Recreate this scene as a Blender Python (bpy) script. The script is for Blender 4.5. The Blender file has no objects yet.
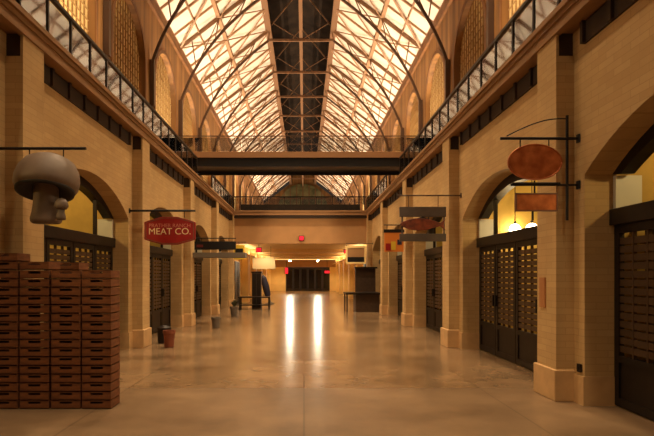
import bpy, bmesh, math, random
from mathutils import Vector, Matrix
random.seed(7)
SC = bpy.context.scene
COL = SC.collection
PI = math.pi

# ------------------------------------------------------------------ helpers
def lin(c):
    return tuple(((v/255)/12.92 if v/255 <= .04045 else ((v/255+.055)/1.055)**2.4) for v in c)

class MB:
    """collects boxes, bars, tubes, prisms into one mesh"""
    def __init__(s): s.bm = bmesh.new()
    def box(s, x0, x1, y0, y1, z0, z1):
        v = [s.bm.verts.new(p) for p in ((x0,y0,z0),(x1,y0,z0),(x1,y1,z0),(x0,y1,z0),(x0,y0,z1),(x1,y0,z1),(x1,y1,z1),(x0,y1,z1))]
        for f in ((3,2,1,0),(4,5,6,7),(0,1,5,4),(1,2,6,5),(2,3,7,6),(3,0,4,7)):
            s.bm.faces.new([v[i] for i in f])
        return s
    def bar(s, p, q, w, h, up=(0,0,1)):
        p, q = Vector(p), Vector(q); d = (q-p).normalized(); u = Vector(up)
        if abs(d.dot(u)) > .98: u = Vector((0,1,0))
        a = d.cross(u).normalized()*w/2; b = a.cross(d).normalized()*h/2
        V = [s.bm.verts.new(c+i*a+j*b) for c in (p,q) for i,j in ((-1,-1),(1,-1),(1,1),(-1,1))]
        for f in ((0,1,2,3),(7,6,5,4),(0,4,5,1),(1,5,6,2),(2,6,7,3),(3,7,4,0)):
            s.bm.faces.new([V[i] for i in f])
        return s
    def tube(s, pts, r, n=8, close=False):
        pts = [Vector(p) for p in pts]; rings = []
        rr = r if isinstance(r,(list,tuple)) else [r]*len(pts)
        for i,p in enumerate(pts):
            d = (pts[min(i+1,len(pts)-1)]-pts[max(i-1,0)]).normalized()
            u = Vector((0,0,1)) if abs(d.z) < .95 else Vector((0,1,0))
            a = d.cross(u).normalized(); b = a.cross(d).normalized()
            rings.append([s.bm.verts.new(p+rr[i]*(math.cos(t)*a+math.sin(t)*b)) for t in [2*PI*k/n for k in range(n)]])
        for A,B in zip(rings, rings[1:]):
            for k in range(n): s.bm.faces.new((A[k],A[(k+1)%n],B[(k+1)%n],B[k]))
        s.bm.faces.new(rings[0][::-1]); s.bm.faces.new(rings[-1])
        return s
    def lathe(s, prof, c=(0,0,0), n=24, sx=1, sy=1):
        rings = []
        for r,z in prof:
            rings.append([s.bm.verts.new((c[0]+sx*max(r,1e-4)*math.cos(2*PI*k/n), c[1]+sy*max(r,1e-4)*math.sin(2*PI*k/n), c[2]+z)) for k in range(n)])
        for A,B in zip(rings, rings[1:]):
            for k in range(n): s.bm.faces.new((A[k],A[(k+1)%n],B[(k+1)%n],B[k]))
        s.bm.faces.new(rings[0][::-1]); s.bm.faces.new(rings[-1])
        return s
    def prism(s, poly, axis, a0, a1):
        """poly of 2D points; axis 'x': (y,z), 'y': (x,z), 'z': (x,y)"""
        def P(u,v,a): return {'x':(a,u,v),'y':(u,a,v),'z':(u,v,a)}[axis]
        A = [s.bm.verts.new(P(u,v,a0)) for u,v in poly]; B = [s.bm.verts.new(P(u,v,a1)) for u,v in poly]
        s.bm.faces.new(A[::-1]); s.bm.faces.new(B)
        n = len(poly)
        for i in range(n): s.bm.faces.new((A[i],A[(i+1)%n],B[(i+1)%n],B[i]))
        return s
    def quad(s, *pts):
        s.bm.faces.new([s.bm.verts.new(p) for p in pts]); return s
    def slab(s, pts, t):
        """thick quad: pts CCW seen from the normal side, thickness t along the normal"""
        P = [Vector(p) for p in pts]; n = (P[1]-P[0]).cross(P[2]-P[0]).normalized()*t
        A = [s.bm.verts.new(p) for p in P]; B = [s.bm.verts.new(p+n) for p in P]
        s.bm.faces.new(A[::-1]); s.bm.faces.new(B)
        for i in range(len(P)): s.bm.faces.new((A[i],A[(i+1)%len(P)],B[(i+1)%len(P)],B[i]))
        return s
    def build(s, name, mat, parent=None, smooth=False, bevel=0, keep=False):
        bmesh.ops.recalc_face_normals(s.bm, faces=s.bm.faces[:])
        me = bpy.data.meshes.new(name)
        s.bm.to_mesh(me)
        if not keep: s.bm.free()
        if parent:
            w = Vector((0,0,0)); p = parent
            while p: w += p.location; p = p.parent
            me.transform(Matrix.Translation(-w))
        o = bpy.data.objects.new(name, me); COL.objects.link(o); o.parent = parent
        me.materials.append(mat)
        if smooth:
            for f in me.polygons: f.use_smooth = True
        if bevel:
            m = o.modifiers.new('b','BEVEL'); m.width = bevel; m.segments = 2; m.limit_method = 'ANGLE'
        return o

def tag(o, label=None, cat=None, group=None, kind=None):
    if label: o['label'] = label
    if cat: o['category'] = cat
    if group: o['group'] = group
    if kind: o['kind'] = kind
    return o
def thing(name, loc, label, cat, group=None):
    o = bpy.data.objects.new(name, None); COL.objects.link(o); o.location = loc; o.empty_display_size = .1
    return tag(o, label, cat, group)
def struct(name, loc=None):
    o = bpy.data.objects.new(name, None); COL.objects.link(o); o.location = loc or (0,0,0)
    return tag(o, kind='structure')
def copy_tree(o, parent=None):
    c = o.copy(); COL.objects.link(c); c.parent = parent
    for ch in o.children: copy_tree(ch, c)
    return c
ORD = 'zeroth first second third fourth fifth sixth seventh eighth ninth tenth eleventh twelfth thirteenth fourteenth fifteenth sixteenth seventeenth eighteenth nineteenth twentieth'.split()

# ------------------------------------------------------------------ materials
MATS = {}
def mat(name, col, rough=.6, metal=0, var=0, vscale=8, stretch=(1,1,1), bump=0, col2=None, spec=.5, emit=None, estr=0):
    m = bpy.data.materials.new(name); m.use_nodes = True; nt = m.node_tree; b = nt.nodes['Principled BSDF']
    L = nt.links.new
    b.inputs['Roughness'].default_value = rough; b.inputs['Metallic'].default_value = metal
    b.inputs['Specular IOR Level'].default_value = spec
    c = lin(col); b.inputs['Base Color'].default_value = (*c,1)
    if var or col2 or bump:
        g = nt.nodes.new('ShaderNodeNewGeometry'); mp = nt.nodes.new('ShaderNodeMapping'); mp.inputs['Scale'].default_value = stretch
        tc = nt.nodes.new('ShaderNodeTexCoord')
        L(tc.outputs['Object'], mp.inputs['Vector'])
        n = nt.nodes.new('ShaderNodeTexNoise'); n.inputs['Scale'].default_value = vscale; n.inputs['Detail'].default_value = 5
        L(mp.outputs[0], n.inputs['Vector'])
        if var or col2:
            r = nt.nodes.new('ShaderNodeValToRGB')
            c2 = lin(col2) if col2 else tuple(v*(1-var) for v in c)
            r.color_ramp.elements[0].color = (*c2,1); r.color_ramp.elements[0].position = .35
            r.color_ramp.elements[1].color = (*c,1); r.color_ramp.elements[1].position = .65
            L(n.outputs['Fac'], r.inputs[0]); L(r.outputs[0], b.inputs['Base Color'])
        if bump:
            bp = nt.nodes.new('ShaderNodeBump'); bp.inputs['Strength'].default_value = bump; bp.inputs['Distance'].default_value = .02
            L(n.outputs['Fac'], bp.inputs['Height']); L(bp.outputs[0], b.inputs['Normal'])
    if emit:
        b.inputs['Emission Color'].default_value = (*lin(emit),1); b.inputs['Emission Strength'].default_value = estr
    MATS[name] = m
    return m

def brick_mat(name, c1, c2, mortar, bw=.3, rh=.1, ms=.005, rough=.75):
    m = bpy.data.materials.new(name); m.use_nodes = True; nt = m.node_tree; b = nt.nodes['Principled BSDF']; L = nt.links.new
    g = nt.nodes.new('ShaderNodeNewGeometry'); s = nt.nodes.new('ShaderNodeSeparateXYZ'); L(g.outputs['Position'], s.inputs[0])
    a = nt.nodes.new('ShaderNodeMath'); a.operation = 'ADD'; L(s.outputs[0], a.inputs[0]); L(s.outputs[1], a.inputs[1])
    cb = nt.nodes.new('ShaderNodeCombineXYZ'); L(a.outputs[0], cb.inputs[0]); L(s.outputs[2], cb.inputs[1])
    t = nt.nodes.new('ShaderNodeTexBrick'); L(cb.outputs[0], t.inputs['Vector'])
    t.inputs['Color1'].default_value = (*lin(c1),1); t.inputs['Color2'].default_value = (*lin(c2),1); t.inputs['Mortar'].default_value = (*lin(mortar),1)
    t.inputs['Scale'].default_value = 1; t.inputs['Brick Width'].default_value = bw; t.inputs['Row Height'].default_value = rh; t.inputs['Mortar Size'].default_value = ms
    n = nt.nodes.new('ShaderNodeTexNoise'); n.inputs['Scale'].default_value = 1.3; n.inputs['Detail'].default_value = 6; L(g.outputs['Position'], n.inputs['Vector'])
    mx = nt.nodes.new('ShaderNodeMixRGB'); mx.blend_type = 'MULTIPLY'; mx.inputs[0].default_value = .35
    L(t.outputs['Color'], mx.inputs[1]); L(n.outputs['Fac'], mx.inputs[2]); L(mx.outputs[0], b.inputs['Base Color'])
    bp = nt.nodes.new('ShaderNodeBump'); bp.inputs['Strength'].default_value = .25; bp.inputs['Distance'].default_value = .01; bp.invert = True
    L(t.outputs['Fac'], bp.inputs['Height']); L(bp.outputs[0], b.inputs['Normal'])
    b.inputs['Roughness'].default_value = rough
    return m

M_brick = brick_mat('buff_brick', (210,172,116), (200,161,105), (192,154,100), .3, .085)
M_stone = mat('plinth_stone', (206,164,112), .6, var=.15, vscale=5)
M_fascia = mat('fascia_plaster', (146,106,66), .6, var=.1, vscale=3)
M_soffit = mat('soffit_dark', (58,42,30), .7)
M_dark = mat('dark_bronze', (44,34,27), .45, .5, var=.3, vscale=6)
M_kiosk = mat('kiosk_wood', (74,52,34), .5, var=.3)
M_shopdim = mat('shop_dim_panel', (40,29,19), .7, var=.2)
M_slat = mat('bronze_slats', (84,62,42), .4, .4, var=.2)
M_black = mat('black_iron', (26,22,20), .5, .4)
M_truss = mat('truss_paint', (128,92,62), .55, .1)
M_rib = mat('rib_paint', (84,60,42), .5, .2)
M_frame = mat('skylight_frame', (168,128,92), .6)
M_sky = mat('skylight_panel', (246,232,212), .8, var=.12, vscale=1.2)
M_wood = mat('upper_wall_wood', (164,116,62), .6, col2=(112,76,38), vscale=1.6, stretch=(1.0,1.6,.05))
M_arch = mat('arch_surround', (136,90,46), .6, col2=(104,66,32), vscale=2, stretch=(1,1,.2))
M_latpan = mat('window_screen', (224,194,134), .6, col2=(190,158,98), vscale=7)
M_lattice = mat('window_lattice', (156,120,70), .6)
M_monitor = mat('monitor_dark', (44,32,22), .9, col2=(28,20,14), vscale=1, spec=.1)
M_plaster = mat('end_wall_plaster', (168,122,74), .7, var=.12, vscale=2)
M_cream = mat('corridor_cream', (232,198,130), .7, var=.1, vscale=1.5)
M_ceil = mat('corridor_ceiling', (226,190,132), .7, var=.08)
M_glassdark = mat('door_glass', (30,24,20), .12, 0, spec=.6)
M_green = mat('end_window_pane', (136,132,90), .35, col2=(84,88,56), vscale=.9)
M_shopwall = mat('shop_wall', (214,176,84), .7, var=.25, vscale=2)
M_shopdark = mat('shop_shelf', (70,50,32), .6, var=.2)
M_white = mat('white_panel', (214,208,190), .5)
M_copper = mat('copper_sheet', (206,118,66), .4, .45, col2=(164,84,44), vscale=7)
M_red = mat('red_enamel', (156,26,24), .45, var=.12, vscale=9)
M_rededge = mat('sign_edge', (120,78,56), .5)
M_letter = mat('cream_letters', (236,206,160), .5)
M_letterdim = mat('pink_letters', (206,124,104), .5)
M_mush = mat('mushroom_taupe', (128,106,88), .55, var=.2, vscale=5)
M_gill = mat('mushroom_gills', (40,32,28), .7)
M_crate = mat('crate_board', (138,80,36), .75, col2=(108,60,27), vscale=7, stretch=(1,1,3))
M_cratein = mat('crate_inside', (62,34,20), .8)
M_slate = mat('slate_board', (88,74,64), .5, var=.15)
M_fish = mat('fish_painted', (136,62,34), .5, col2=(92,38,22), vscale=9)
M_terra = mat('terracotta', (136,70,40), .65, var=.2)
M_grey = mat('grey_zinc', (116,104,90), .5, .2)
M_leaf = mat('plant_leaf', (76,72,40), .6, var=.3)
M_navy = mat('navy_canvas', (38,36,60), .8)
M_yellow = mat('yellow_print', (214,176,50), .5)
M_orange = mat('orange_print', (214,122,44), .5)
M_pack = mat('yellow_pack', (222,186,72), .5, var=.1)
M_redexit = mat('exit_red', (255,40,60), .4, emit=(255,30,60), estr=.45)
M_lamp = mat('lamp_glow', (255,240,210), .4, emit=(255,226,170), estr=60)
M_lamp2 = mat('shop_lamp_glow', (255,240,210), .4, emit=(255,230,180), estr=14)
M_tube = mat('light_strip_glow', (255,230,170), .4, emit=(255,206,120), estr=1.6)

def glass_mat():
    m = bpy.data.materials.new('rail_glass'); m.use_nodes = True; nt = m.node_tree; L = nt.links.new
    nt.nodes.remove(nt.nodes['Principled BSDF']); out = nt.nodes['Material Output']
    t = nt.nodes.new('ShaderNodeBsdfTransparent'); t.inputs[0].default_value = (.9,.9,.88,1)
    g = nt.nodes.new('ShaderNodeBsdfGlossy'); g.inputs['Roughness'].default_value = .04
    f = nt.nodes.new('ShaderNodeFresnel'); f.inputs[0].default_value = 3.2
    x = nt.nodes.new('ShaderNodeMixShader'); L(f.outputs[0], x.inputs[0]); L(t.outputs[0], x.inputs[1]); L(g.outputs[0], x.inputs[2]); L(x.outputs[0], out.inputs[0])
    return m
M_glass = glass_mat()

def floor_mat(name='polished_floor', r0=.18, r1=.25):
    m = bpy.data.materials.new(name); m.use_nodes = True; nt = m.node_tree; b = nt.nodes['Principled BSDF']; L = nt.links.new
    g = nt.nodes.new('ShaderNodeNewGeometry')
    n = nt.nodes.new('ShaderNodeTexNoise'); n.inputs['Scale'].default_value = .8; n.inputs['Detail'].default_value = 8; n.inputs['Roughness'].default_value = .65
    L(g.outputs['Position'], n.inputs['Vector'])
    r = nt.nodes.new('ShaderNodeValToRGB')
    r.color_ramp.elements[0].position = .3; r.color_ramp.elements[0].color = (*lin((108,84,60)),1)
    r.color_ramp.elements[1].position = .7; r.color_ramp.elements[1].color = (*lin((162,130,96)),1)
    L(n.outputs['Fac'], r.inputs[0])
    t = nt.nodes.new('ShaderNodeTexBrick'); L(g.outputs['Position'], t.inputs['Vector'])
    t.inputs['Scale'].default_value = 1; t.inputs['Brick Width'].default_value = 2.5; t.inputs['Row Height'].default_value = 2.48; t.offset = 0
    t.inputs['Mortar Size'].default_value = .012; t.inputs['Color1'].default_value = (1,1,1,1); t.inputs['Color2'].default_value = (.86,.86,.86,1); t.inputs['Mortar'].default_value = (.6,.6,.6,1)
    mx = nt.nodes.new('ShaderNodeMixRGB'); mx.blend_type = 'MULTIPLY'; mx.inputs[0].default_value = 1
    L(r.outputs[0], mx.inputs[1]); L(t.outputs['Color'], mx.inputs[2]); L(mx.outputs[0], b.inputs['Base Color'])
    rr = nt.nodes.new('ShaderNodeMapRange'); rr.inputs[3].default_value = r0; rr.inputs[4].default_value = r1
    L(n.outputs['Fac'], rr.inputs[0]); L(rr.outputs[0], b.inputs['Roughness'])
    b.inputs['Specular IOR Level'].default_value = .6
    return m
M_floor = floor_mat()
M_floor2 = floor_mat('honed_floor', .27, .42)

# ------------------------------------------------------------------ layout constants
D1, BAY = 6.7, 4.96
def D(k): return D1 + BAY*(k-1)
PW, STRIP = .54, .25
XP = {-1:-3.6, 1:3.23}          # pilaster faces
XW = {-1:-3.83, 1:3.46}         # arcade wall faces
XR = {-1:-4.2, 1:3.85}          # door planes
XU = {-1:-6.36, 1:6.02}         # upper walls
XC = -.185
SPR, RISE = 2.85, .62           # arches: spring and rise
ZS, ZF, ZRAIL = 4.72, 4.93, 5.52
ZE, XRI, ZR = 13.25, 1.95, 16.5 # eave, monitor edge
YEND = D(5)+PW                  # end of the two-storey hall
YFAR = 84.0
NUP = 16                        # upper bays end
SEAM = 7.47

def arc(y0, y1, zs, rise, n=20):
    a = (y1-y0)/2; R = (a*a+rise*rise)/(2*rise); yc = (y0+y1)/2; zc = zs+rise-R; t0 = math.asin(a/R) if R >= a else PI/2
    return [(yc+R*math.sin(t), zc+R*math.cos(t)) for t in [-t0+2*t0*i/n for i in range(n+1)]]

# ------------------------------------------------------------------ floor / ground slabs
f = MB().box(-4.3, 3.95, SEAM, 60, -.2, 0).build('floor', M_floor); tag(f, kind='structure')
f = MB().box(-4.3, 3.95, -3, SEAM, -.2, 0).build('floor_near', M_floor2); tag(f, kind='structure')

# ------------------------------------------------------------------ arcade walls
for s, nm in ((-1,'left'), (1,'right')):
    w = MB(); x0, x1 = sorted((XW[s], XR[s]))
    ks = range(0,5)
    for k in range(0,6):
        y0, y1 = D(k)-STRIP, D(k)+PW+STRIP
        if k == 5: y1 = YEND
        w.box(x0, x1, y0, y1, 0, ZS)
    for k in ks:
        a0, a1 = D(k)+PW+STRIP, D(k+1)-STRIP
        pts = arc(a0, a1, SPR, RISE)
        for (ya,za),(yb,zb) in zip(pts, pts[1:]):
            w.prism([(ya,za),(yb,zb),(yb,ZS),(ya,ZS)], 'x', x0, x1)
    bmesh.ops.remove_doubles(w.bm, verts=w.bm.verts[:], dist=1e-4)
    o = w.build('wall_'+nm, M_brick); tag(o, kind='structure')
    # wall base stones at the jambs
    w = MB(); e = .025*s
    for k in range(0,5):
        for (y0,y1) in ((D(k+1)-STRIP-.02, D(k+1)), (D(k)+PW, D(k)+PW+STRIP+.02)):
            w.box(*sorted((XW[s]-e, XR[s]-.02*s)), y0, y1, 0, .36)
    o = w.build('baseboard_'+nm, M_stone); tag(o, kind='structure')
    # clerestory vent band under the balcony: dark strip with mullions
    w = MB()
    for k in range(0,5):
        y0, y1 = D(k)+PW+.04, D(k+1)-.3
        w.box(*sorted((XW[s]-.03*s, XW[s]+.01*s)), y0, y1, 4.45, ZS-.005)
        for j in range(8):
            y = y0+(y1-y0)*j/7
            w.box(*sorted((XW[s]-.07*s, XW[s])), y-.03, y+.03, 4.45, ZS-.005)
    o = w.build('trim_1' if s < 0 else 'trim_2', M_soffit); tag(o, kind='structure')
    # pilasters
    for k in range(0,6):
        r = struct('trim_%d' % (10+k+(10 if s > 0 else 0)), (XP[s], D(k), 0))
        xa, xb = sorted((XP[s], XW[s]))
        MB().box(xa, xb, D(k), D(k)+PW, .4, 4.42).build('shaft', M_brick, r)
        xa2, xb2 = sorted((XP[s]-.04*s, XW[s]))
        MB().box(xa2, xb2, D(k)-.04, D(k)+PW+.04, 0, .4).build('plinth', M_stone, r, bevel=.012)
        MB().box(*sorted((XP[s], XP[s]+.035*s)), D(k), D(k)+PW, 4.42, ZS).build('cap', M_brick, r)
        MB().box(*sorted((XP[s]+.035*s, XW[s])), D(k)+.03, D(k)+PW, 4.42, ZS).build('shade_block', M_soffit, r)  # dark block, shade under the balcony put in as colour
    # balcony: slab + fascia
    xa, xb = sorted((XP[s]-.04*s, XU[s]))
    o = MB().box(*sorted((XP[s]-.02*s, XU[s])), -3, YEND-.1, ZS, ZS+.1).build('balcony_slab', M_fascia); o.name = 'floor_balcony_'+nm; tag(o, kind='structure')
    w = MB(); X = XP[s]
    w.box(*sorted((X-.05*s, X+.2*s)), -3, YEND-.1, ZS+.1, ZF)
    w.box(*sorted((X-.09*s, X+.2*s)), -3, YEND-.1, ZF-.05, ZF+.02)
    w.box(*sorted((X-.03*s, X+.06*s)), -3, YEND-.1, ZS-.03, ZS)
    o = w.build('trim_3' if s < 0 else 'trim_4', M_fascia); tag(o, kind='structure')

# ------------------------------------------------------------------ balcony railings
RN, RY0 = 35, 1.5
RSTEP = (YEND-.25-RY0)/RN
def railing(s, i0, i1, label):
    X = XP[s]-.02*s
    r = thing('balcony_railing', (X, RY0+i0*RSTEP, ZF), label, 'railing', 'side balcony railings')
    MB().box(X-.03, X+.03, RY0+i0*RSTEP-.02, RY0+i1*RSTEP+.02, ZRAIL-.02, ZRAIL+.05).build('handrail', M_dark, r, bevel=.01)
    for i in range(i0, i1+1):
        y = RY0+i*RSTEP
        MB().box(X-.022, X+.022, y-.02, y+.02, ZF+.015, ZRAIL-.02).build('post', M_dark, r)
    for i in range(i0, i1):
        MB().box(X-.006, X+.006, RY0+i*RSTEP+.04, RY0+(i+1)*RSTEP-.04, ZF+.05, ZRAIL-.06).build('glass_panel', M_glass, r)
railing(-1, 0, 22, 'long glass balcony railing above the mushroom sign and stacked crates')
railing(1, 0, 22, 'long glass balcony railing above the copper oval sign')
railing(-1, 26, RN, 'short glass balcony railing beyond footbridge on the red sign side')
railing(1, 26, RN, 'short glass balcony railing beyond footbridge on the fish sign side')

# ------------------------------------------------------------------ doors (grille storefronts in the arches)
def storefront(idx, s, k):
    a0, a1 = D(k)+PW+STRIP, D(k+1)-STRIP
    X = XR[s]
    r = struct('door_%d' % idx, (X, (a0+a1)/2, 0))
    n = 4; wl = (a1-a0)/n
    def bx(w, d0, d1, y0, y1, z0, z1): w.box(*sorted((X+d0*s, X+d1*s)), y0, y1, z0, z1)
    for i in range(n):
        y0, y1 = a0+i*wl+.012, a0+(i+1)*wl-.012
        w = MB()
        for (ya,yb) in ((y0,y0+.09),(y1-.09,y1)): bx(w, -.03, .04, ya, yb, .02, 2.22)
        bx(w, -.03, .04, y0+.09, y1-.09, 2.12, 2.22); bx(w, -.03, .04, y0+.09, y1-.09, .02, .12); bx(w, -.03, .04, y0+.09, y1-.09, .55, .63)
        leaf = w.build('door_leaf', M_dark, r)
        w = MB(); bx(w, -.01, .02, y0+.09, y1-.09, .12, .55); w.build('kick_panel', M_dark, leaf)
        w = MB()
        z = .68
        while z < 2.03:
            bx(w, -.018, .018, y0+.09, y1-.09, z, z+.078); z += .1
        for q in (1,2): 
            yy = y0+.09+(y1-y0-.18)*q/3; bx(w, -.022, .022, yy-.012, yy+.012, .63, 2.12)
        w.build('grille', M_slat, leaf)
        w = MB(); bx(w, -.07, -.03, y1-.075 if i%2==0 else y0+.03, y1-.03 if i%2==0 else y0+.075, 1.0, 1.22); w.build('handle', M_black, leaf)
    w = MB(); bx(w, -.09, .1, a0, a1, 2.22, 2.42); w.build('transom_bar', M_dark, r, bevel=.01)
    # dark steel arch
    o_ = arc(a0, a1, SPR, RISE); i_ = arc(a0+.17, a1-.17, SPR-.02, RISE-.15)
    w = MB()
    for (A,B),(C_,E) in zip(zip(o_,o_[1:]), zip(i_,i_[1:])):
        w.prism([A,B,E,C_], 'x', *sorted((X-.05*s, X+.12*s)))
    w.build('arch_frame', M_dark, r)
    w = MB(); ym = (a0+a1)/2
    for t in (-.28,.28): bx(w, -.02, .05, ym+t*(a1-a0)-.025, ym+t*(a1-a0)+.025, 2.42, SPR+.28)
    w.build('mullion', M_dark, r)
    w = MB(); bx(w, -.04, .28, a1-.06, a1-.005, 2.42, SPR-.02); w.build('transom_panel', M_white, r)
    return r
i = 1
for s in (-1,1):
    for k in range(0,5):
        storefront(i, s, k); i += 1

# ------------------------------------------------------------------ shop rooms behind the doors
for s, nm in ((-1,'left'),(1,'right')):
    X = XR[s]+.13*s; XB = X+2.4*s
    w = MB(); w.box(*sorted((XB, XB+.1*s)), 1.0, YEND, 0, 4.2); o = w.build('wall_shop_back_'+nm, M_shopwall); tag(o, kind='structure')
    w = MB()
    for k in range(0,6): w.box(*sorted((X-.12*s, XB)), D(k)-.05, D(k)+.4, 0, 4.0)
    o = w.build('wall_shop_side_'+nm, M_shopwall); tag(o, kind='structure')
    for k in range(0,5):
        o = MB().box(*sorted((XB-.06*s, XB)), D(k)+.45, D(k+1)-.1, 0, 2.3).build('trim_%d' % (91+k+(5 if s>0 else 0)), M_shopdim); tag(o, kind='structure')  # dark panel added so the shop interior reads dim through the grilles
    o = MB().box(*sorted((X-.12*s, XB+.1*s)), 1.0, YEND, 4.0, 4.2).build('ceiling_shop_'+nm, M_shopdark); tag(o, kind='structure')
    o = MB().box(*sorted((X-.13*s, XB+.1*s)), 1.0, YEND, -.2, 0).build('floor_shop_'+nm, M_shopdark); tag(o, kind='structure')

def shelf_unit(X0, X1, y, label):
    r = thing('shop_shelf', ((X0+X1)/2, y, 0), label, 'shelf')
    for xx in (X0, X1-.04): MB().box(xx, xx+.04, y-.2, y+.2, 0, 2.3).build('upright', M_shopdark, r)
    for z in (.1,.55,.95,1.35,1.75,2.15): MB().box(X0+.04, X1-.04, y-.2, y+.2, z, z+.03).build('shelf_board', M_shopdark, r)
    return r
# shop in the nearest arch on the copper-sign side: yellow packets stacked along the glass
shelf_unit(4.25, 5.35, 6.32, 'dark shelf of yellow packets behind the folding doors nearest the copper sign')
g = 'yellow packets on the shop shelf'
for zi, z in enumerate((.58,.98,1.38,1.78,2.18)):
    for j in range(3):
        b = MB().box(4.36+j*.33, 4.36+j*.33+.2, 6.14, 6.28, z+.001, z+.2).build('food_packet', M_pack, bevel=.008)
        tag(b, 'yellow packet, %s along the %s shelf up behind folding doors' % (ORD[j+1], ORD[zi+2]), 'packet', g)
shelf_unit(-6.3, -5.2, 10.5, 'dark display shelf inside the shop behind the mushroom sign')

# shop lamps
def globe(x, y, z, label):
    r = thing('pendant_lamp', (x,y,z), label, 'lamp', 'shop pendant lamps')
    prof = [(.12*math.sin(t), -.12*math.cos(t)) for t in [PI*q/10 for q in range(11)]]
    MB().lathe(prof, (x,y,z), 16).build('globe', M_lamp2, r, smooth=True)
    MB().tube([(x,y,z+.11),(x,y,4.0)], .01, 6).build('cord', M_black, r)
    MB().lathe([(.03,.11),(.03,.16),(.012,.18)], (x,y,z), 12).build('socket', M_black, r)
globe(4.62, 12.45-1.0, 2.62, 'glowing globe lamp nearer the shop partition behind second arch')
globe(4.62, 10.6, 2.55, 'glowing globe lamp deeper along shop behind the second arch')

# ------------------------------------------------------------------ end of the hall: balcony, wall and low corridor
ye = YEND
o = MB().box(XW[-1]-.4, XW[1]+.4, ye, ye+.4, 3.28, ZS).build('wall_back', M_plaster); tag(o, kind='structure')
w = MB().box(XP[-1]-.2, XP[1]+.2, ye-.35, ye, ZS, ZF); w.box(XP[-1]-.2, XP[1]+.2, ye-.4, ye, ZF-.05, ZF+.02)
o = w.build('trim_5', M_fascia); tag(o, kind='structure')
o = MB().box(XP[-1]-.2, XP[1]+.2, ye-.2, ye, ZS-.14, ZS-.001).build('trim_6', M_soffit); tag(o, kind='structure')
o = MB().box(XU[-1], XU[1], ye, YFAR, ZS, ZF-.02).build('floor_upper', M_fascia); tag(o, kind='structure')
# end railing
r = thing('balcony_railing', (XC, ye-.3, ZF), 'railing with glass across the end balcony below the far gable window', 'railing')
MB().box(XP[-1], XP[1], ye-.33, ye-.27, 5.62, 5.68).build('handrail', M_dark, r)
MB().box(XP[-1]+.35, XP[1]-.35, ye-.31, ye-.29, ZF+.04, ZF+.34).build('lower_board', M_dark, r)
for i in range(9):
    x = XP[-1]+.1+(XP[1]-XP[-1]-.2)*i/8
    MB().box(x-.02, x+.02, ye-.32, ye-.28, ZF+.015, 5.62).build('post', M_dark, r)
for i in range(8):
    x = XP[-1]+.1+(XP[1]-XP[-1]-.2)*i/8; dx = (XP[1]-XP[-1]-.2)/8
    MB().box(x+.05, x+dx-.05, ye-.325, ye-.315, ZF+.36, 5.58).build('glass_panel', M_glass, r)

# footbridge
yb = 18.0
r = thing('footbridge', (XC, yb, 5.4), 'dark steel footbridge crossing the hall between the two balconies', 'bridge')
xa, xb = -4.7, 4.4
MB().box(xa, xb, yb, yb+1.5, 5.48, 5.64).build('deck', M_dark, r)
MB().box(xa, xb, yb-.08, yb, 5.66, 5.86).build('fascia_strip', mat('bridge_edge', (150,108,70), .5), r)
MB().box(xa, xb, yb-.04, yb, 5.36, 5.66).build('side_girder', M_black, r)
MB().box(xa, xb, yb+1.5, yb+1.54, 5.36, 5.86).build('side_girder', M_black, r)
for x in (xa+.1, xb-.1):
    for y in (yb+.1, yb+1.4): MB().box(x-.06, x+.06, y-.06, y+.06, ZS+.1, 5.48).build('leg', M_dark, r)
MB().box(xa, xb, yb-.015, yb+.015, 6.4, 6.43).build('handrail', M_rib, r)
for i in range(12):
    x = xa+.1+(xb-xa-.2)*i/11
    MB().box(x-.01, x+.01, yb-.01, yb+.01, 5.86, 6.4).build('post', M_rib, r)
for i in range(11):
    x = xa+.1+(xb-xa-.2)*i/11; dx = (xb-xa-.2)/11
    MB().box(x+.03, x+dx-.03, yb-.004, yb+.004, 5.9, 6.36).build('glass_panel', M_glass, r)

# corridor shell
YC = 55.8
o = MB().box(-4.3, 3.95, ye+.4, YC+4, 3.3, 3.45).build('ceiling', M_ceil); tag(o, kind='structure')
for s, nm in ((-1,'left'),(1,'right')):
    X = -3.75 if s < 0 else 3.5
    o = MB().box(*sorted((X, X+.3*s)), ye, YC+4, 0, 3.3).build('wall_corridor_'+nm, M_cream); tag(o, kind='structure')
    for j, y in enumerate((ye+.05, 31.5, 36.4, 41.3, 46.2, 51)):
        xi = -3.35 if s < 0 else 3.15
        xj = xi if j else (X)
        if j: 
            o = MB().box(*sorted((xi, X)), y, y+.9, 0, 3.3).build('trim_%d' % (30+j+(10 if s>0 else 0)), M_cream); tag(o, kind='structure')
    for j, y in enumerate((29.2, 33.8, 38.7, 43.6, 48.4)):
        r = struct('door_%d' % (20+j+(10 if s>0 else 0)), (X, y, 0))
        MB().box(*sorted((X-.06*s, X)), y-1.1, y+1.1, 0, 2.4).build('door_leaf', M_dark, r)
        MB().box(*sorted((X-.09*s, X-.06*s)), y-.03, y+.03, .05, 2.35).build('meeting_rail', M_black, r)
# beams across the corridor ceiling
for j, y in enumerate((33, 40, 47)):
    o = MB().box(-3.75, 3.5, y, y+.5, 3.12, 3.3).build('trim_%d' % (50+j), M_ceil); tag(o, kind='structure')
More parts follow.
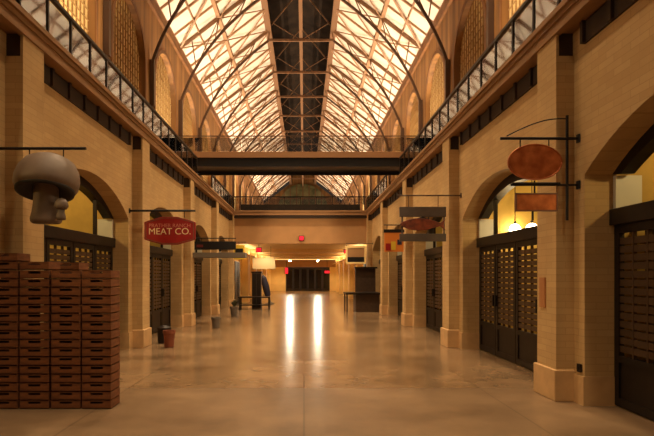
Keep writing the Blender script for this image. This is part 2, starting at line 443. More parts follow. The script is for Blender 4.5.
# far partition with doors
o = MB().box(-3.75, 3.5, YC, YC+.2, 2.55, 3.3).build('wall_far', M_plaster); tag(o, kind='structure')
w = MB().box(-3.75, -1.95, YC, YC+.2, 0, 2.55); w.box(2.75, 3.5, YC, YC+.2, 0, 2.55)
o = w.build('wall_far_piers', M_cream); tag(o, kind='structure')
r = struct('door_40', (0, YC, 0))
for i in range(6):
    x0 = -1.95+4.7*i/6; x1 = -1.95+4.7*(i+1)/6
    w = MB().box(x0+.02, x0+.12, YC+.05, YC+.13, 0, 2.5); w.box(x1-.12, x1-.02, YC+.05, YC+.13, 0, 2.5); w.box(x0+.12, x1-.12, YC+.05, YC+.13, 2.3, 2.5); w.box(x0+.12, x1-.12, YC+.05, YC+.13, .0, .25)
    lf = w.build('door_leaf', M_dark, r)
    MB().box(x0+.12, x1-.12, YC+.08, YC+.1, .25, 2.3).build('door_glass', M_glassdark, lf)
# light cove over the far end
o = MB().box(-3.1, 2.9, 50.6, 50.8, 3.2, 3.3).build('trim_90', M_tube); tag(o, kind='structure')

# lamps near the far doors that streak the floor
for x, lab in ((-1.42,'bright ceiling spotlight nearer the exit sign with magenta glow'), (1.38,'bright ceiling spotlight on the kiosk side near far doors')):
    y = 52.5
    r = thing('ceiling_spotlight', (x,y,3.3), lab, 'lamp', 'ceiling spotlights near the far doors')
    MB().lathe([(.13,-.2),(.15,-.18),(.15,-.02),(.1,0)], (x,y,3.3), 20).build('housing', M_grey, r)
    MB().lathe([(.01,-.24),(.09,-.23),(.12,-.2),(.12,-.195)], (x,y,3.3), 20).build('lens', M_lamp, r)

# ------------------------------------------------------------------ upper hall
def upper_wall(s, nm):
    X = XU[s]; w = MB(); x0, x1 = sorted((X, X+.35*s))
    aw = 3.5
    for k in range(-1, NUP+1):
        y0 = D(k); y1 = D(k+1)
        if y1 > YFAR: y1 = YFAR
        ym = (D(k)+D(k+1))/2; a0, a1 = ym-aw/2, ym+aw/2
        if a1 > YFAR: 
            w.box(x0, x1, y0, y1, ZF-.1, ZE); continue
        w.box(x0, x1, y0, a0, ZF-.1, ZE); w.box(x0, x1, a1, y1, ZF-.1, ZE)
        pts = arc(a0, a1, 9.95, 1.749)
        for (ya,za),(yb_,zb) in zip(pts, pts[1:]): w.prism([(ya,za),(yb_,zb),(yb_,ZE),(ya,ZE)], 'x', x0, x1)
    bmesh.ops.remove_doubles(w.bm, verts=w.bm.verts[:], dist=1e-4)
    tag(w.build('wall_upper_'+nm, M_wood), kind='structure')
upper_wall(-1,'left'); upper_wall(1,'right')
wi = 1
for s in (-1,1):
    X = XU[s]
    for k in range(1, NUP):
        ym = (D(k)+D(k+1))/2; a0, a1 = ym-1.75, ym+1.75
        if a1 > YFAR: continue
        r = struct('window_%d' % wi, (X, ym, 5)); wi += 1
        pts = arc(a0-.02, a1+.02, 9.95, 1.74)
        MB().prism([(a0-.02,5.0)]+pts+[(a1+.02,5.0)], 'x', *sorted((X+.22*s, X+.3*s))).build('window_screen', M_latpan, r)
        # arch surround
        o_ = arc(a0-.16, a1+.16, 9.95, 1.9); i_ = arc(a0, a1, 9.95, 1.749)
        w = MB()
        for (A,B),(C_,E) in zip(zip(o_,o_[1:]), zip(i_,i_[1:])): w.prism([A,B,E,C_], 'x', *sorted((X-.05*s, X)))
        w.box(*sorted((X-.05*s, X)), a0-.16, a0, ZF, 9.95); w.box(*sorted((X-.05*s, X)), a1, a1+.16, ZF, 9.95)
        w.build('window_surround', M_arch, r)
        if k < 9:
            w = MB()
            def top(y):
                t = abs(y-ym)/1.75
                return 9.95+1.74*math.sqrt(max(0,1-t*t))
            nn = 13
            for j in range(1,nn):
                y = a0+(a1-a0)*j/nn; w.box(*sorted((X+.18*s, X+.22*s)), y-.02, y+.02, 5.0, top(y)-.02)
            z = 5.2
            while z < 11.6:
                hw = 1.75 if z < 9.95 else 1.75*math.sqrt(max(0,1-((z-9.95)/1.74)**2))
                w.box(*sorted((X+.185*s, X+.215*s)), ym-hw, ym+hw, z-.015, z+.015); z += .32
            w.build('lattice', M_lattice, r)

# cornice under the eave
for s in (-1,1):
    X = XU[s]
    w = MB().box(*sorted((X-.12*s, X)), 0, YFAR, ZE-.5, ZE-.1)
    tag(w.build('trim_7' if s<0 else 'trim_8', M_arch), kind='structure')

# skylight bays
def P(s, t, y, off=0):
    """point on the skylight slope, t=0 eave, t=1 monitor edge; off along the inside normal"""
    xe = XU[s]; xr = XC+XRI*s
    dx, dz = xr-xe, ZR-ZE; L = math.hypot(dx,dz); nx, nz = (dz/L)*(-s), -abs(dx)/L
    return (xe+dx*t+nx*off, y, ZE+dz*t+nz*off)
for s in (-1,1):
    for k in range(1, NUP):
        y0, y1 = D(k), min(D(k+1), YFAR)
        r = struct('window_%d' % wi, (XU[s], y0, ZE)); wi += 1
        w = MB(); pts = [P(s,0,y0,0), P(s,1,y0,0), P(s,1,y1,0), P(s,0,y1,0)]
        if s > 0: pts = pts[::-1]
        w.slab(pts, .06); w.build('skylight_panel', M_sky, r)
        w = MB(); near = D(k) < 60
        for t in (0,.235,.47,1):
            w.bar(P(s,t,y0,.06), P(s,t,y1,.06), {.47:.2,.235:.06}.get(t,.14), .12)
        for j, wd in ((1,.04),(2,.08),(3,.04)):
            y = y0+(y1-y0)*j/4; w.bar(P(s,0,y,.05), P(s,1,y,.05), wd, .1)
        if near:
            ym = (y0+y1)/2
            for (ta,tb,ya,yb_,wd) in ((.47,1,y0,ym,.05),(1,.47,y0,ym,.05),(.47,1,ym,y1,.05),(1,.47,ym,y1,.05),(0,.47,y0,ym,.09),(.47,0,ym,y1,.09)):
                w.bar(P(s,ta,ya,.13), P(s,tb,yb_,.13), wd, .06)
        w.build('skylight_frame', M_frame, r)

# roof monitor (dark)
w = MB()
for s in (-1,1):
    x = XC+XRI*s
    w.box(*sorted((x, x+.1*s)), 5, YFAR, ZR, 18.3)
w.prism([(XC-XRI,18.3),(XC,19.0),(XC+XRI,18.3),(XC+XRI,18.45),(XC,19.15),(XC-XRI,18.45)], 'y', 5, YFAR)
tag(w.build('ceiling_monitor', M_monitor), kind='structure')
o = MB().box(XC-.1, XC+.1, 8, YFAR, 15.9, 16.1).build('trim_60', M_truss); tag(o, kind='structure')
for s in (-1,1):
    o = MB().box(XC+XRI*s-.17, XC+XRI*s+.17, 8, YFAR, ZR-.22, ZR+.06).build('trim_61' if s<0 else 'trim_62', M_truss); tag(o, kind='structure')

# trusses
def make_truss(y):
    r = thing('roof_truss', (XC, y, 10.4), 'x', 'truss')
    def rib(s, u):
        A, B, C_ = (XU[s]-.1*s, 10.4), (XU[s]-1.1*s, 13.5), (XC+(XRI+.02)*s, 15.75)
        a, b, c = (1-u)**2, 2*u*(1-u), u*u
        return (a*A[0]+b*B[0]+c*C_[0], y, a*A[1]+b*B[1]+c*C_[1])
    for s in (-1,1):
        pts = [rib(s, i/18) for i in range(19)]; w = MB()
        for A, B in zip(pts, pts[1:]): w.bar(A, B, .075, .12)
        w.build('arch_rib', M_rib, r)
    for s in (-1,1):
        X = XU[s]
        MB().box(*sorted((X-.2*s, X-.02*s)), y-.1, y+.1, 8.6, 10.5).build('wall_bracket', M_rib, r)
        MB().box(*sorted((X-.12*s, X-.0*s)), y-.12, y+.12, ZF, 8.6).build('wall_post', M_rib, r)
        w = MB(); w.bar(P(s,0,y,.1), P(s,1,y,.1), .1, .16); w.build('rafter', M_truss, r)
        w = MB()
        for u, t in ((.3,.14),(.55,.47),(.8,.8)): w.bar(rib(s,u), P(s,t,y,.12), .05, .05)
        w.bar(rib(s,.3), P(s,.47,y,.12), .04, .04); w.bar(rib(s,.55), P(s,.8,y,.12), .04, .04)
        w.bar(rib(s,1), P(s,1,y,.12), .06, .06)
        w.build('web', M_truss, r)
    w = MB()
    w.bar((XC-XRI, y, 15.8), (XC+XRI, y, 15.8), .1, .14)
    w.bar((XC, y, 15.8), (XC, y, 18.9), .05, .06)
    for s in (-1,1):
        w.bar((XC+XRI*s, y, ZR), (XC, y, 18.9), .06, .07)
        w.bar((XC+XRI*s, y, 17), (XC, y, 15.8), .04, .05)
    w.build('monitor_tie', M_truss, r)
    return r
T0 = make_truss(D(2))
for k in range(2, NUP):
    t = T0 if k == 2 else copy_tree(T0)
    t.location.y = D(k)
    t['label'] = '%s arched steel roof truss counted from the near end of hall' % ORD[k-1]
    t['group'] = 'arched roof trusses'

# far gable: window wall of the upper hall
w = MB().prism([(XU[-1],ZF),(XU[1],ZF),(XU[1],ZE),(XC+XRI,ZR),(XC+XRI,18.3),(XC,19),(XC-XRI,18.3),(XC-XRI,ZR),(XU[-1],ZE)], 'y', YFAR, YFAR+.3)
tag(w.build('wall_gable', M_wood), kind='structure')
r = struct('window_90', (XC, YFAR, ZF))
MB().prism([(XC-4,ZF),(XC+4,ZF)]+[(XC+4*math.cos(t), 12.2+4.2*math.sin(t)) for t in [PI*i/20 for i in range(21)]], 'y', YFAR-.1, YFAR).build('window_pane', M_green, r)
w = MB()
for i in range(9):
    x = XC-4+i; h = 12.2+4.2*math.sqrt(max(0,1-((x-XC)/4)**2)); w.box(x-.08, x+.08, YFAR-.2, YFAR-.1, ZF, h)
for z in (6.5,8,9.5,11,12.5,14): w.box(XC-3.9, XC+3.9, YFAR-.18, YFAR-.1, z-.08, z+.08)
w.build('window_frame', M_truss, r)

# ------------------------------------------------------------------ crates
CW, CD, CH = .35, .3, .1045
def make_crate():
    r = thing('produce_crate', (0,0,0), 'x', 'crate', 'produce crates stacked by the shop doorway')
    hw, e = CW/2, .012
    w = MB()                                   # shallow tray: floor, two solid ends and low sides
    w.box(-hw, hw, 0, CD, .004, .014)
    w.box(-hw, -hw+e, 0, CD, .004, .1); w.box(hw-e, hw, 0, CD, .004, .1)
    w.box(-hw+e, hw-e, 0, e, .004, .062); w.box(-hw+e, hw-e, CD-e, CD, .004, .062)
    w.build('tray', M_crate, r, bevel=.002)
    w = MB()                                   # top rails between the handholds
    for y in (0, CD-e):
        w.box(-hw+e, -hw+.1, y, y+e, .062, .1); w.box(hw-.1, hw-e, y, y+e, .062, .1); w.box(-hw+e, hw-e, y, y+e, .09, .1)
    for y0 in (-hw+e, hw-2*e): w.box(y0, y0+e, e, CD-e, .09, .1)
    w.build('rim', M_crate, r)
    MB().box(-hw+e+.002, hw-e-.002, .05, CD-.05, .014, .072).build('liner', M_cratein, r)
    return r
C0 = make_crate(); first = True
cols = [(-3.62, 6.29, 18, 'in the tall stack standing against the brick pilaster'), (-3.245, 6.29, 17, 'in the stack beside the tallest one'),
        (-2.865, 6.29, 16, 'in the inner of the two lower stacks'), (-2.495, 6.29, 16, 'in the lower stack at the open aisle end'),
        (-3.05, 6.68, 17, 'in the stack standing behind the others')]
for ci, (x, y, n, lab) in enumerate(cols):
    for j in range(n):
        c = C0 if first else copy_tree(C0); first = False
        c.location = (x+random.uniform(-.002,.002), y+random.uniform(-.002,.002) , j*CH)
        c['label'] = 'brown produce crate %s from the floor %s' % (ORD[j+1], lab)

# ------------------------------------------------------------------ hanging signs
def bracket_bar(w, s, y, z, xe, r=.018):
    w.tube([(XW[s]-.02*s, y, z), (xe, y, z)], r, 10)
    w.lathe([(.045,-.05),(.045,.05)], (XW[s]-.012*s, y, z), 12, sx=.3, sy=1)

# mushroom sign
y = 6.48
r = thing('mushroom_sign', (-3.2, y, 3.18), 'carved taupe mushroom shop sign hanging from an iron bar above crates', 'sign')
w = MB(); bracket_bar(w, -1, y, 3.18, -2.7); w.tube([(-3.4,y,3.18),(-3.4,y,3.05)], .008, 6); w.tube([(-2.98,y,3.18),(-2.98,y,3.05)], .008, 6)
w.build('bracket', M_black, r)
cap = [(.0,.0),(.1,-.02),(.2,-.1),(.28,-.17),(.345,-.175),(.382,-.1),(.388,.0),(.365,.1),(.31,.2),(.22,.265),(.11,.3),(.0,.31)]
TILT = Matrix.Translation((0,y,2.78)) @ Matrix.Rotation(math.radians(-20),4,'X') @ Matrix.Translation((0,-y,-2.78))
w = MB().lathe([(a*1.0, b) for a,b in cap], (-3.185, y, 2.81), 36, sy=.85); bmesh.ops.transform(w.bm, matrix=TILT, verts=w.bm.verts[:]); w.build('cap', M_mush, r, smooth=True)
w = MB().lathe([(.0,-.02),(.14,-.03),(.22,-.11),(.3,-.182),(.355,-.15),(.345,-.195),(.3,-.2),(.2,-.14),(.1,-.1),(.0,-.1)], (-3.185, y, 2.81), 36, sy=.83); bmesh.ops.transform(w.bm, matrix=TILT, verts=w.bm.verts[:]); w.build('gills', M_gill, r, smooth=True)
stem = [(.0,-.02),(.16,-.02),(.185,0),(.19,.04),(.17,.12),(.155,.22),(.15,.33),(.15,.45),(.15,.6)]
MB().lathe(stem, (-3.195, y, 2.27), 28, sy=.8).build('stem', M_mush, r, smooth=True)
b = MB().lathe([(.0,-.01),(.055,-.01),(.06,.03),(.045,.08),(.045,.17)], (-2.955, y-.12, 2.29), 18, sy=.7).build('small_stem', M_mush, r, smooth=True)
MB().lathe([(.0,.0),(.06,-.01),(.085,.02),(.08,.07),(.05,.115),(.0,.13)], (-2.95, y-.12, 2.42), 20, sy=.7).build('small_cap', M_mush, b, smooth=True)

def text_mesh(body, size, loc, depth, material, parent, name='lettering', sx=1):
    cu = bpy.data.curves.new('t','FONT'); cu.body = body; cu.size = size; cu.extrude = depth; cu.align_x = 'CENTER'; cu.align_y = 'CENTER'
    o = bpy.data.objects.new('t', cu); COL.objects.link(o)
    dg = bpy.context.evaluated_depsgraph_get(); me = bpy.data.meshes.new_from_object(o.evaluated_get(dg))
    bpy.data.objects.remove(o)
    me.transform(Matrix.Diagonal((sx,1,1,1))); me.transform(Matrix.Rotation(PI/2,4,'X')); me.transform(Matrix.Translation(Vector(loc)))
    w = Vector((0,0,0)); p = parent
    while p: w += p.location; p = p.parent
    me.transform(Matrix.Translation(-w)); me.materials.clear(); me.materials.append(material); me.name = name
    t = bpy.data.objects.new(name, me); COL.objects.link(t); t.parent = parent
    return t

# red sign
y = 11.46
r = thing('shop_sign', (-2.93, y, 3.03), 'red enamel octagonal hanging sign lettered MEAT CO', 'sign')
w = MB(); bracket_bar(w, -1, y, 3.03, -2.38, .024)
for x in (-3.25,-2.62): w.tube([(x,y,3.03),(x,y,2.88)], .008, 6)
w.build('bracket', M_black, r)
def octo(hw, hz, c): return [(c[0]+u*hw, c[1]+v*hz) for u,v in ((-1,-.62),(-.86,-.72),(-.3,-1),(.3,-1),(.86,-.72),(1,-.62),(1,.62),(.86,.72),(.3,1),(-.3,1),(-.86,.72),(-1,.62))]
bd = MB().prism(octo(.56,.305,(-2.935,2.59)), 'y', y-.025, y+.025).build('sign_board', M_red, r, bevel=.006)
w = MB(); oo = octo(.53,.285,(-2.935,2.59)); ii = octo(.515,.27,(-2.935,2.59))
for i in range(12): w.prism([oo[i],oo[(i+1)%12],ii[(i+1)%12],ii[i]], 'y', y-.031, y-.024)
w.build('border_line', M_rededge, bd)
text_mesh('PRATHER RANCH', .115, (-2.935,y-.028,2.70), .004, M_letterdim, bd)
text_mesh('MEAT CO.', .2, (-2.935,y-.028,2.57), .004, M_letter, bd, sx=1.02)

# copper signs
y = 6.58
r = thing('oval_sign', (2.9, y, 3.33), 'hammered copper oval sign with small copper plate below on iron bracket', 'sign')
w = MB(); bracket_bar(w, 1, y, 3.33, 2.47, .018); bracket_bar(w, 1, y, 2.745, 2.6, .014)
w.tube([(3.31,y,3.62),(3.31,y,2.3)], .018, 8)
w.tube([(2.55+.75*t, y, 3.36+.22*math.sin(t*PI*.55)) for t in [q/14 for q in range(15)]], .008, 6)
for x in (2.72,3.08): w.tube([(x,y,3.33),(x,y,3.2)], .008, 6)
w.build('bracket', M_black, r)
ov = [(2.9+.34*math.cos(t), 3.03+.225*math.sin(t)) for t in [2*PI*i/48 for i in range(48)]]
bd = MB().prism(ov, 'y', y-.02, y+.02).build('oval_plate', M_copper, r, bevel=.008)
w = MB(); w.tube([(2.9+.335*math.cos(t), y-.018, 3.03+.22*math.sin(t)) for t in [2*PI*i/48 for i in range(49)]], .01, 6); w.build('rolled_rim', M_copper, bd, smooth=True)
w = MB()
for x in (2.9,): w.tube([(x,y,2.8),(x,y,2.63)], .012, 6)
w.tube([(2.62,y,2.76),(3.22,y,2.76)], .02, 8); w.tube([(2.88,y,2.42),(2.88,y,2.3)], .012, 6)
w.build('hanger', M_black, r)
pl = MB().box(2.66, 3.18, y-.015, y+.015, 2.42, 2.635).build('small_plate', M_copper, r, bevel=.006)
w = MB()
for (a,b,c,d) in ((2.655,3.185,2.413,2.43),(2.655,3.185,2.625,2.642),(2.655,2.672,2.43,2.625),(3.168,3.185,2.43,2.625)): w.box(a,b,y-.022,y+.02,c,d)
w.build('plate_edge', M_rededge, pl)

# fish sign
y = 11.5
r = thing('fish_sign', (2.62, y, 3.37), 'slate framed hanging sign with red brown fish between two boards', 'sign')
w = MB(); bracket_bar(w, 1, y, 3.37, 2.05, .016)
for x in (2.3,2.95): w.tube([(x,y,3.37),(x,y,3.12)], .008, 6)
w.build('bracket', M_rib, r)
MB().box(2.1, 3.12, y-.03, y+.03, 2.9, 3.12).build('top_board', M_slate, r, bevel=.006)
MB().box(2.1, 3.12, y-.03, y+.03, 2.36, 2.53).build('bottom_board', M_slate, r, bevel=.006)
for x in (2.14,2.72,3.06): MB().box(x, x+.035, y-.012, y+.012, 2.53, 2.9).build('strut', M_slate, r)
up = [(-.5,.02),(-.44,.07),(-.3,.12),(-.1,.15),(.1,.13),(.28,.08),(.38,.045),(.5,.13)]; dn = [(.46,.0),(.5,-.12),(.38,-.03),(.28,-.06),(.1,-.11),(-.1,-.13),(-.3,-.1),(-.44,-.04)]
fb = MB().prism([(2.6+a, 2.72+b) for a,b in up+dn], 'y', y-.06, y-.02).build('fish', M_fish, r, bevel=.01)
MB().prism([(2.45,2.86),(2.6,2.9),(2.75,2.84),(2.6,2.83)], 'y', y-.055, y-.025).build('dorsal_fin', M_gill, fb)

# colourful small sign further along
y = 16.4
r = thing('painted_sign', (2.8, y, 2.95), 'small painted sign with red and yellow panel beyond the fish sign', 'sign')
w = MB(); bracket_bar(w, 1, y, 3.2, 2.5, .016); w.tube([(2.6,y,3.2),(2.6,y,3.05)], .008, 6); w.tube([(2.95,y,3.2),(2.95,y,3.05)], .008, 6); w.build('bracket', M_black, r)
MB().box(2.52, 3.12, y-.02, y+.02, 2.36, 2.96).build('sign_board', M_orange, r)
MB().box(2.5, 3.14, y-.03, y+.03, 2.96, 3.06).build('top_rail', M_black, r)
MB().box(2.56, 2.72, y-.03, y-.02, 2.4, 2.62).build('red_patch', M_red, r)
MB().box(2.73, 2.87, y-.03, y-.02, 2.42, 2.68).build('yellow_patch', M_yellow, r)
MB().box(2.92, 3.06, y-.03, y-.02, 2.58, 2.74).build('blue_patch', M_navy, r)

# dark long board over the left arcade
y = 16.35
r = thing('board_sign', (-2.8, y, 2.7), 'long black board sign hanging over aisle past the red sign', 'sign')
w = MB(); bracket_bar(w, -1, y, 2.78, -2.12, .016); w.build('bracket', M_black, r)
MB().box(-3.42, -2.13, y-.03, y+.03, 2.42, 2.68).build('sign_board', M_black, r)
for x in (-3.2,-2.35): MB().tube([(x,y,2.78),(x,y,2.68)], .008, 6).build('hanger', M_black, r)
MB().box(-3.35, -3.15, y-.036, y-.03, 2.5, 2.58).build('red_mark', mat('dull_red', (96,24,20), .6), r)
y = 14.9
o = MB().box(-3.83, -1.9, 16.9, 17.5, 2.2, 2.36).build('shop_awning', M_grey); o.location = (0,0,0)
tag(o, 'narrow grey canopy under the long black board sign', 'canopy')

# yellow and black small sign
y = 21.3
r = thing('projecting_sign', (-2.65, y, 2.6), 'black and yellow square sign near the end of arcade', 'sign')
w = MB(); bracket_bar(w, -1, y, 2.98, -2.35, .014); w.tube([(-2.65,y,2.98),(-2.65,y,2.86)], .008, 6); w.build('bracket', M_black, r)
MB().box(-2.86, -2.42, y-.02, y+.02, 2.28, 2.86).build('sign_board', M_yellow, r)
MB().box(-2.8, -2.48, y-.03, y-.02, 2.44, 2.72).build('black_panel', M_black, r)

# framed sign on the other side
y = 26.2
r = thing('framed_sign', (2.6, y, 2.5), 'cream framed hanging sign above the dark kiosk', 'sign')
w = MB(); bracket_bar(w, 1, y, 3.22, 2.1, .014); 
for x in (2.2,3.0): w.tube([(x,y,3.22),(x,y,3.1)], .008, 6)
w.build('bracket', M_black, r)
w = MB(); w.box(2.1,3.1,y-.03,y+.03,3.0,3.1); w.box(2.1,3.1,y-.03,y+.03,2.2,2.3); w.box(2.1,2.18,y-.03,y+.03,2.3,3.0); w.box(3.02,3.1,y-.03,y+.03,2.3,3.0); w.build('frame', M_cream, r)
MB().box(2.18, 3.02, y-.01, y+.01, 2.55, 3.0).build('sign_panel', M_plaster, r); MB().box(2.18, 3.02, y-.015, y+.015, 2.3, 2.55).build('dark_panel', M_black, r)

# white board
y = 30
r = thing('menu_board', (-2.3, y, 3.3), 'white board hanging from the corridor ceiling above umbrella', 'sign')
MB().box(-2.95, -1.65, y-.03, y+.03, 2.0, 2.66).build('board', mat('cream_board', (176,156,124), .6), r)
for x in (-2.7,-1.9): MB().tube([(x,y,2.66),(x,y,3.3)], .01, 6).build('hanger', M_black, r)

# exit signs
def exit_sign(x, y, z, w_, h_, label):
    r = thing('exit_sign', (x,y,z), label, 'sign', 'red exit lights')
    MB().box(x-w_/2-.03, x+w_/2+.03, y, y+.07, z-.03, z+h_+.03).build('housing', M_black, r)
    MB().box(x-w_/2, x+w_/2, y-.012, y, z, z+h_).build('lit_face', M_redexit, r)
    return r
exit_sign(-.13, ye-.075, 3.45, .2, .2, 'small red exit light in middle of the end wall')
exit_sign(-2.42, 28.0, 2.9, .26, .2, 'red light high beside the white hanging board')
exit_sign(2.32, 28.5, 2.86, .26, .16, 'red light high beside the cream framed sign')
exit_sign(-1.86, YC-.3, 1.86, .3, .62, 'tall magenta lit exit sign beside far doors')
exit_sign(2.45, YC-.3, 1.9, .5, .25, 'wide red lit sign by the kiosk side of far doors')
for o, z in ((bpy.data.objects['exit_sign'],0),):
    pass
w = MB()
for nm_, x, y, zt in (('exit_sign.001',-2.42,28.035,3.13),('exit_sign.002',2.32,28.535,3.05)):
    MB().box(x-.015, x+.015, y-.01, y+.01, zt, 3.3).build('stem', M_black, bpy.data.objects[nm_])
for nm_, x, z in (('exit_sign.003',-1.86,2.5),('exit_sign.004',2.45,2.16)):
    MB().box(x-.02, x+.02, YC-.28, YC-.25, z, 3.3).build('stem', M_black, bpy.data.objects[nm_])

# ------------------------------------------------------------------ floor objects
def pot(x, y, r0, h, m, name, label, cat, plant=None):
    r = thing(name, (x,y,0), label, cat)
    MB().lathe([(r0*.72,0),(r0*.8,.02),(r0*.95,h*.75),(r0*1.0,h*.8),(r0*1.08,h*.82),(r0*1.08,h),(r0*.95,h),(r0*.9,h*.88),(.0,h*.86)], (x,y,0), 24).build('pot_body', m, r, smooth=False)
    if plant:
        w = MB()
        for i in range(34):
            a = random.uniform(0,2*PI); t = random.uniform(.2,1); L = plant*random.uniform(.6,1)
            p0 = (x,y,h*.85); p1 = (x+.5*L*t*math.cos(a)*.6, y+.5*L*t*math.sin(a)*.6, h*.85+L*.6); p2 = (x+L*.55*t*math.cos(a), y+L*.55*t*math.sin(a), h*.85+L*(1-.3*t))
            w.tube([p0,p1,p2], [.006,.022,.004], 4)
        w.build('foliage', M_leaf, r)
    return r
pot(-3.03, 11.75, .13, .38, M_terra, 'terracotta_pot', 'red brown terracotta pot on floor below the red sign', 'pot')
r = thing('waste_bin', (-3.42, 12.0, 0), 'dark lidded bin beside the terracotta pot', 'bin')
MB().lathe([(.13,0),(.15,.02),(.16,.34)], (-3.34,12.5,0), 20).build('bin_body', M_black, r); MB().lathe([(.165,.34),(.165,.37),(.06,.42)], (-3.34,12.5,0), 20).build('lid', M_dark, r)
pot(-2.7, 16.05, .14, .34, M_grey, 'planter', 'grey round planter on the floor under black board sign', 'planter')
pot(-2.75, 20.6, .16, .4, M_grey, 'planter', 'dark planter beside display table near arcade end', 'planter', .4)

# display table, folded parasol, kiosk
def table(x0, x1, y0, y1, h, label):
    r = thing('display_table', ((x0+x1)/2,(y0+y1)/2,0), label, 'table')
    MB().box(x0, x1, y0, y1, h-.05, h).build('tabletop', M_dark, r)
    for x in (x0+.06, x1-.06):
        for y in (y0+.06, y1-.06): MB().box(x-.03, x+.03, y-.03, y+.03, 0, h-.05).build('leg', M_dark, r)
    MB().box(x0+.06, x1-.06, y0+.06, y1-.06, .2, .24).build('lower_shelf', M_dark, r)
    return r
table(-3.1, -1.6, 24.6, 25.3, .62, 'low dark display table in front of the dark cabinet')
r = thing('tall_cabinet', (-2.3, 26, 0), 'tall dark cabinet standing behind the low display table', 'cabinet')
MB().box(-2.55, -2.1, 25.6, 26.1, 0, 1.75).build('body', M_shopdark, r); MB().box(-2.58, -2.07, 25.58, 26.12, 1.75, 1.82).build('top', M_dark, r)
for x0 in (-2.54,-2.32): MB().box(x0, x0+.2, 25.58, 25.6, .08, 1.7).build('door', M_dark, r)
r = thing('folded_umbrella', (-2.15, 30, 0), 'closed navy umbrella leaning over its grey base', 'umbrella')
MB().lathe([(.28,0),(.28,.05),(.1,.1),(.04,.3)], (-1.95,29.7,0), 20).build('base', M_grey, r)
MB().tube([(-1.95,29.7,.1),(-2.355,29.7,1.75)], .022, 8).build('pole', M_grey, r)
MB().tube([(-2.03,29.7,.42),(-2.05,29.7,.5),(-2.17,29.7,1.0),(-2.29,29.7,1.5),(-2.33,29.7,1.66)], [.08,.17,.2,.15,.03], 12).build('canopy', M_navy, r)

r = thing('market_kiosk', (2.9, 24, 0), 'dark market kiosk with counter and tall back panel', 'kiosk')
MB().box(2.3, 3.35, 23.2, 24.4, 0, .78).build('counter_body', M_kiosk, r)
MB().box(1.85, 3.4, 23.0, 24.5, .78, .86).build('countertop', M_dark, r)
for x in (1.9,): 
    for y in (23.1,24.4): MB().box(x-.03, x+.03, y-.03, y+.03, 0, .78).build('leg', M_dark, r)
MB().box(2.4, 3.35, 24.5, 24.6, 0, 1.95).build('back_panel', M_kiosk, r)
MB().box(2.35, 3.4, 24.2, 24.65, 1.95, 2.02).build('canopy', M_dark, r)

# wall plaque, outlet
o = MB().box(XP[1]-.02, XP[1], 6.98, 7.14, 1.18, 1.58).build('wall_plaque', mat('plaque_brown', (172,112,62), .5)); tag(o, 'small orange brown plaque on brick pilaster beside copper sign', 'plaque')
r = thing('wall_outlet', (XW[1], 6.53, .44), 'tiny dark outlet low on wall beside the folding doors', 'outlet')
MB().box(XW[1]-.03, XW[1]-.018+.018, 6.5, 6.58, .4, .5).build('cover_plate', M_dark, r); MB().box(XW[1]-.035, XW[1]-.03, 6.525, 6.555, .43, .47).build('socket', M_black, r)

# ------------------------------------------------------------------ lights
WARM = (1,.765,.48); WARM2 = (1,.81,.58)
def area(name, loc, rot, sx, sy, power, col=WARM, spread=None):
    L = bpy.data.lights.new(name,'AREA'); L.shape = 'RECTANGLE'; L.size = sx; L.size_y = sy; L.energy = power; L.color = col
    if spread: L.spread = spread
    o = bpy.data.objects.new(name, L); COL.objects.link(o); o.location = loc; o.rotation_euler = rot
    return o
def point(name, loc, power, col=WARM, rad=.1):
    L = bpy.data.lights.new(name,'POINT'); L.energy = power; L.color = col; L.shadow_soft_size = rad
    o = bpy.data.objects.new(name, L); COL.objects.link(o); o.location = loc; return o
def spot(name, loc, target, power, ang, col=WARM, rad=.15, blend=.8):
    L = bpy.data.lights.new(name,'SPOT'); L.energy = power; L.color = col; L.shadow_soft_size = rad; L.spot_size = ang; L.spot_blend = blend
    o = bpy.data.objects.new(name, L); COL.objects.link(o); o.location = loc
    o.rotation_euler = (Vector(target)-Vector(loc)).to_track_quat('-Z','Y').to_euler(); return o
# uplights standing on the gallery floors, aimed at the skylights
for s in (-1,1):
    for k in range(1, NUP):
        spot('gallery_uplight', (XU[s]-2.1*s, D(k)+BAY/2, 5.3), (XU[s]-1.35*s, D(k)+BAY/2, 13.8), 2300, math.radians(90), WARM2, .12, 1)
# added fill spots at truss height, brightening the lower hall; no fixtures
for y, p in ((-3.2,420),(1.74,450),(6.7,520),(11.66,740),(16.62,960),(21.58,1150)):
    for s in (-1,1):
        spot('hall_fill', (XC+2.6*s, y-.3, 13.4), (XC+2.2*s, y+.4, 0), p, math.radians(100), WARM)
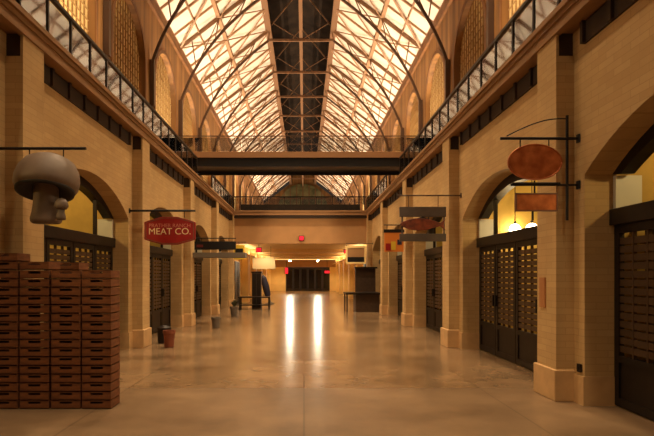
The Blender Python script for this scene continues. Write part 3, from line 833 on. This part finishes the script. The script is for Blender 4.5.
# added fill spots below the balcony edges, brightening the pilasters opposite
for s in (-1,1):
    for k in (0,1,2,3,4):
        y = D(k)+BAY*.55
        spot('cross_fill', (XP[s]+.02*s, y, 4.6), (XP[-s], y+1.6, 1.9), (70,115,230,280,280)[k], math.radians(110), WARM, .06, 1)
# shops
for s in (-1,1):
    for k in range(0,5):
        point('shop_light', (XR[s]+1.3*s, D(k)+2.9, 3.5), 45 if k < 2 else 18, (1,.72,.3), .12)
# corridor
for y in (29, 33.5, 38.5, 43.5, 48.5, 53):
    for x in (XC-1.9, XC+1.9): spot('downlight', (x, y, 3.26), (x*1.15, y+.3, 0), 150, math.radians(125), (1,.74,.4), .06, .5)
for x in (-1.42, 1.38): spot('spotlight_beam', (x, 52.5, 3.03), (x*.4, 14, 0), 330, math.radians(50), (1,.85,.6), .11, .3)

for s in (-1,1):
    X = -3.35 if s < 0 else 3.15
    o = MB().box(*sorted((X-.18*s, X+.0*s)), ye+.5, YC-.2, 2.82, 2.86).build('trim_80' if s<0 else 'trim_81', M_ceil); tag(o, kind='structure')  # added ledge that hides the fill light above it
    area('ceiling_fill', (X-.09*s, (ye+YC)/2, 2.9), (PI,0,0), .1, YC-ye-2, 110, (1,.76,.42))  # unseen fill added to brighten the corridor ceiling
W = bpy.data.worlds.new('night'); SC.world = W; W.use_nodes = True
W.node_tree.nodes['Background'].inputs[0].default_value = (.02,.014,.01,1); W.node_tree.nodes['Background'].inputs[1].default_value = 1

# ------------------------------------------------------------------ camera
cam = bpy.data.cameras.new('camera'); co = bpy.data.objects.new('camera', cam); COL.objects.link(co)
co.location = (0,0,1.6); co.rotation_euler = (PI/2,0,0)
cam.sensor_width = 36; cam.sensor_fit = 'HORIZONTAL'; cam.lens = 36*523/654
cam.shift_x = (327-304)/654; cam.shift_y = (276-218)/654
cam.clip_end = 300
SC.camera = co
SC.view_settings.view_transform = 'Standard'; SC.view_settings.look = 'None'; SC.view_settings.gamma = 1; SC.view_settings.use_curve_mapping = False
SC.view_settings.exposure = .9
SC.cycles.max_bounces = 8; SC.cycles.diffuse_bounces = 5; SC.cycles.sample_clamp_indirect = 6; SC.cycles.use_denoising = True
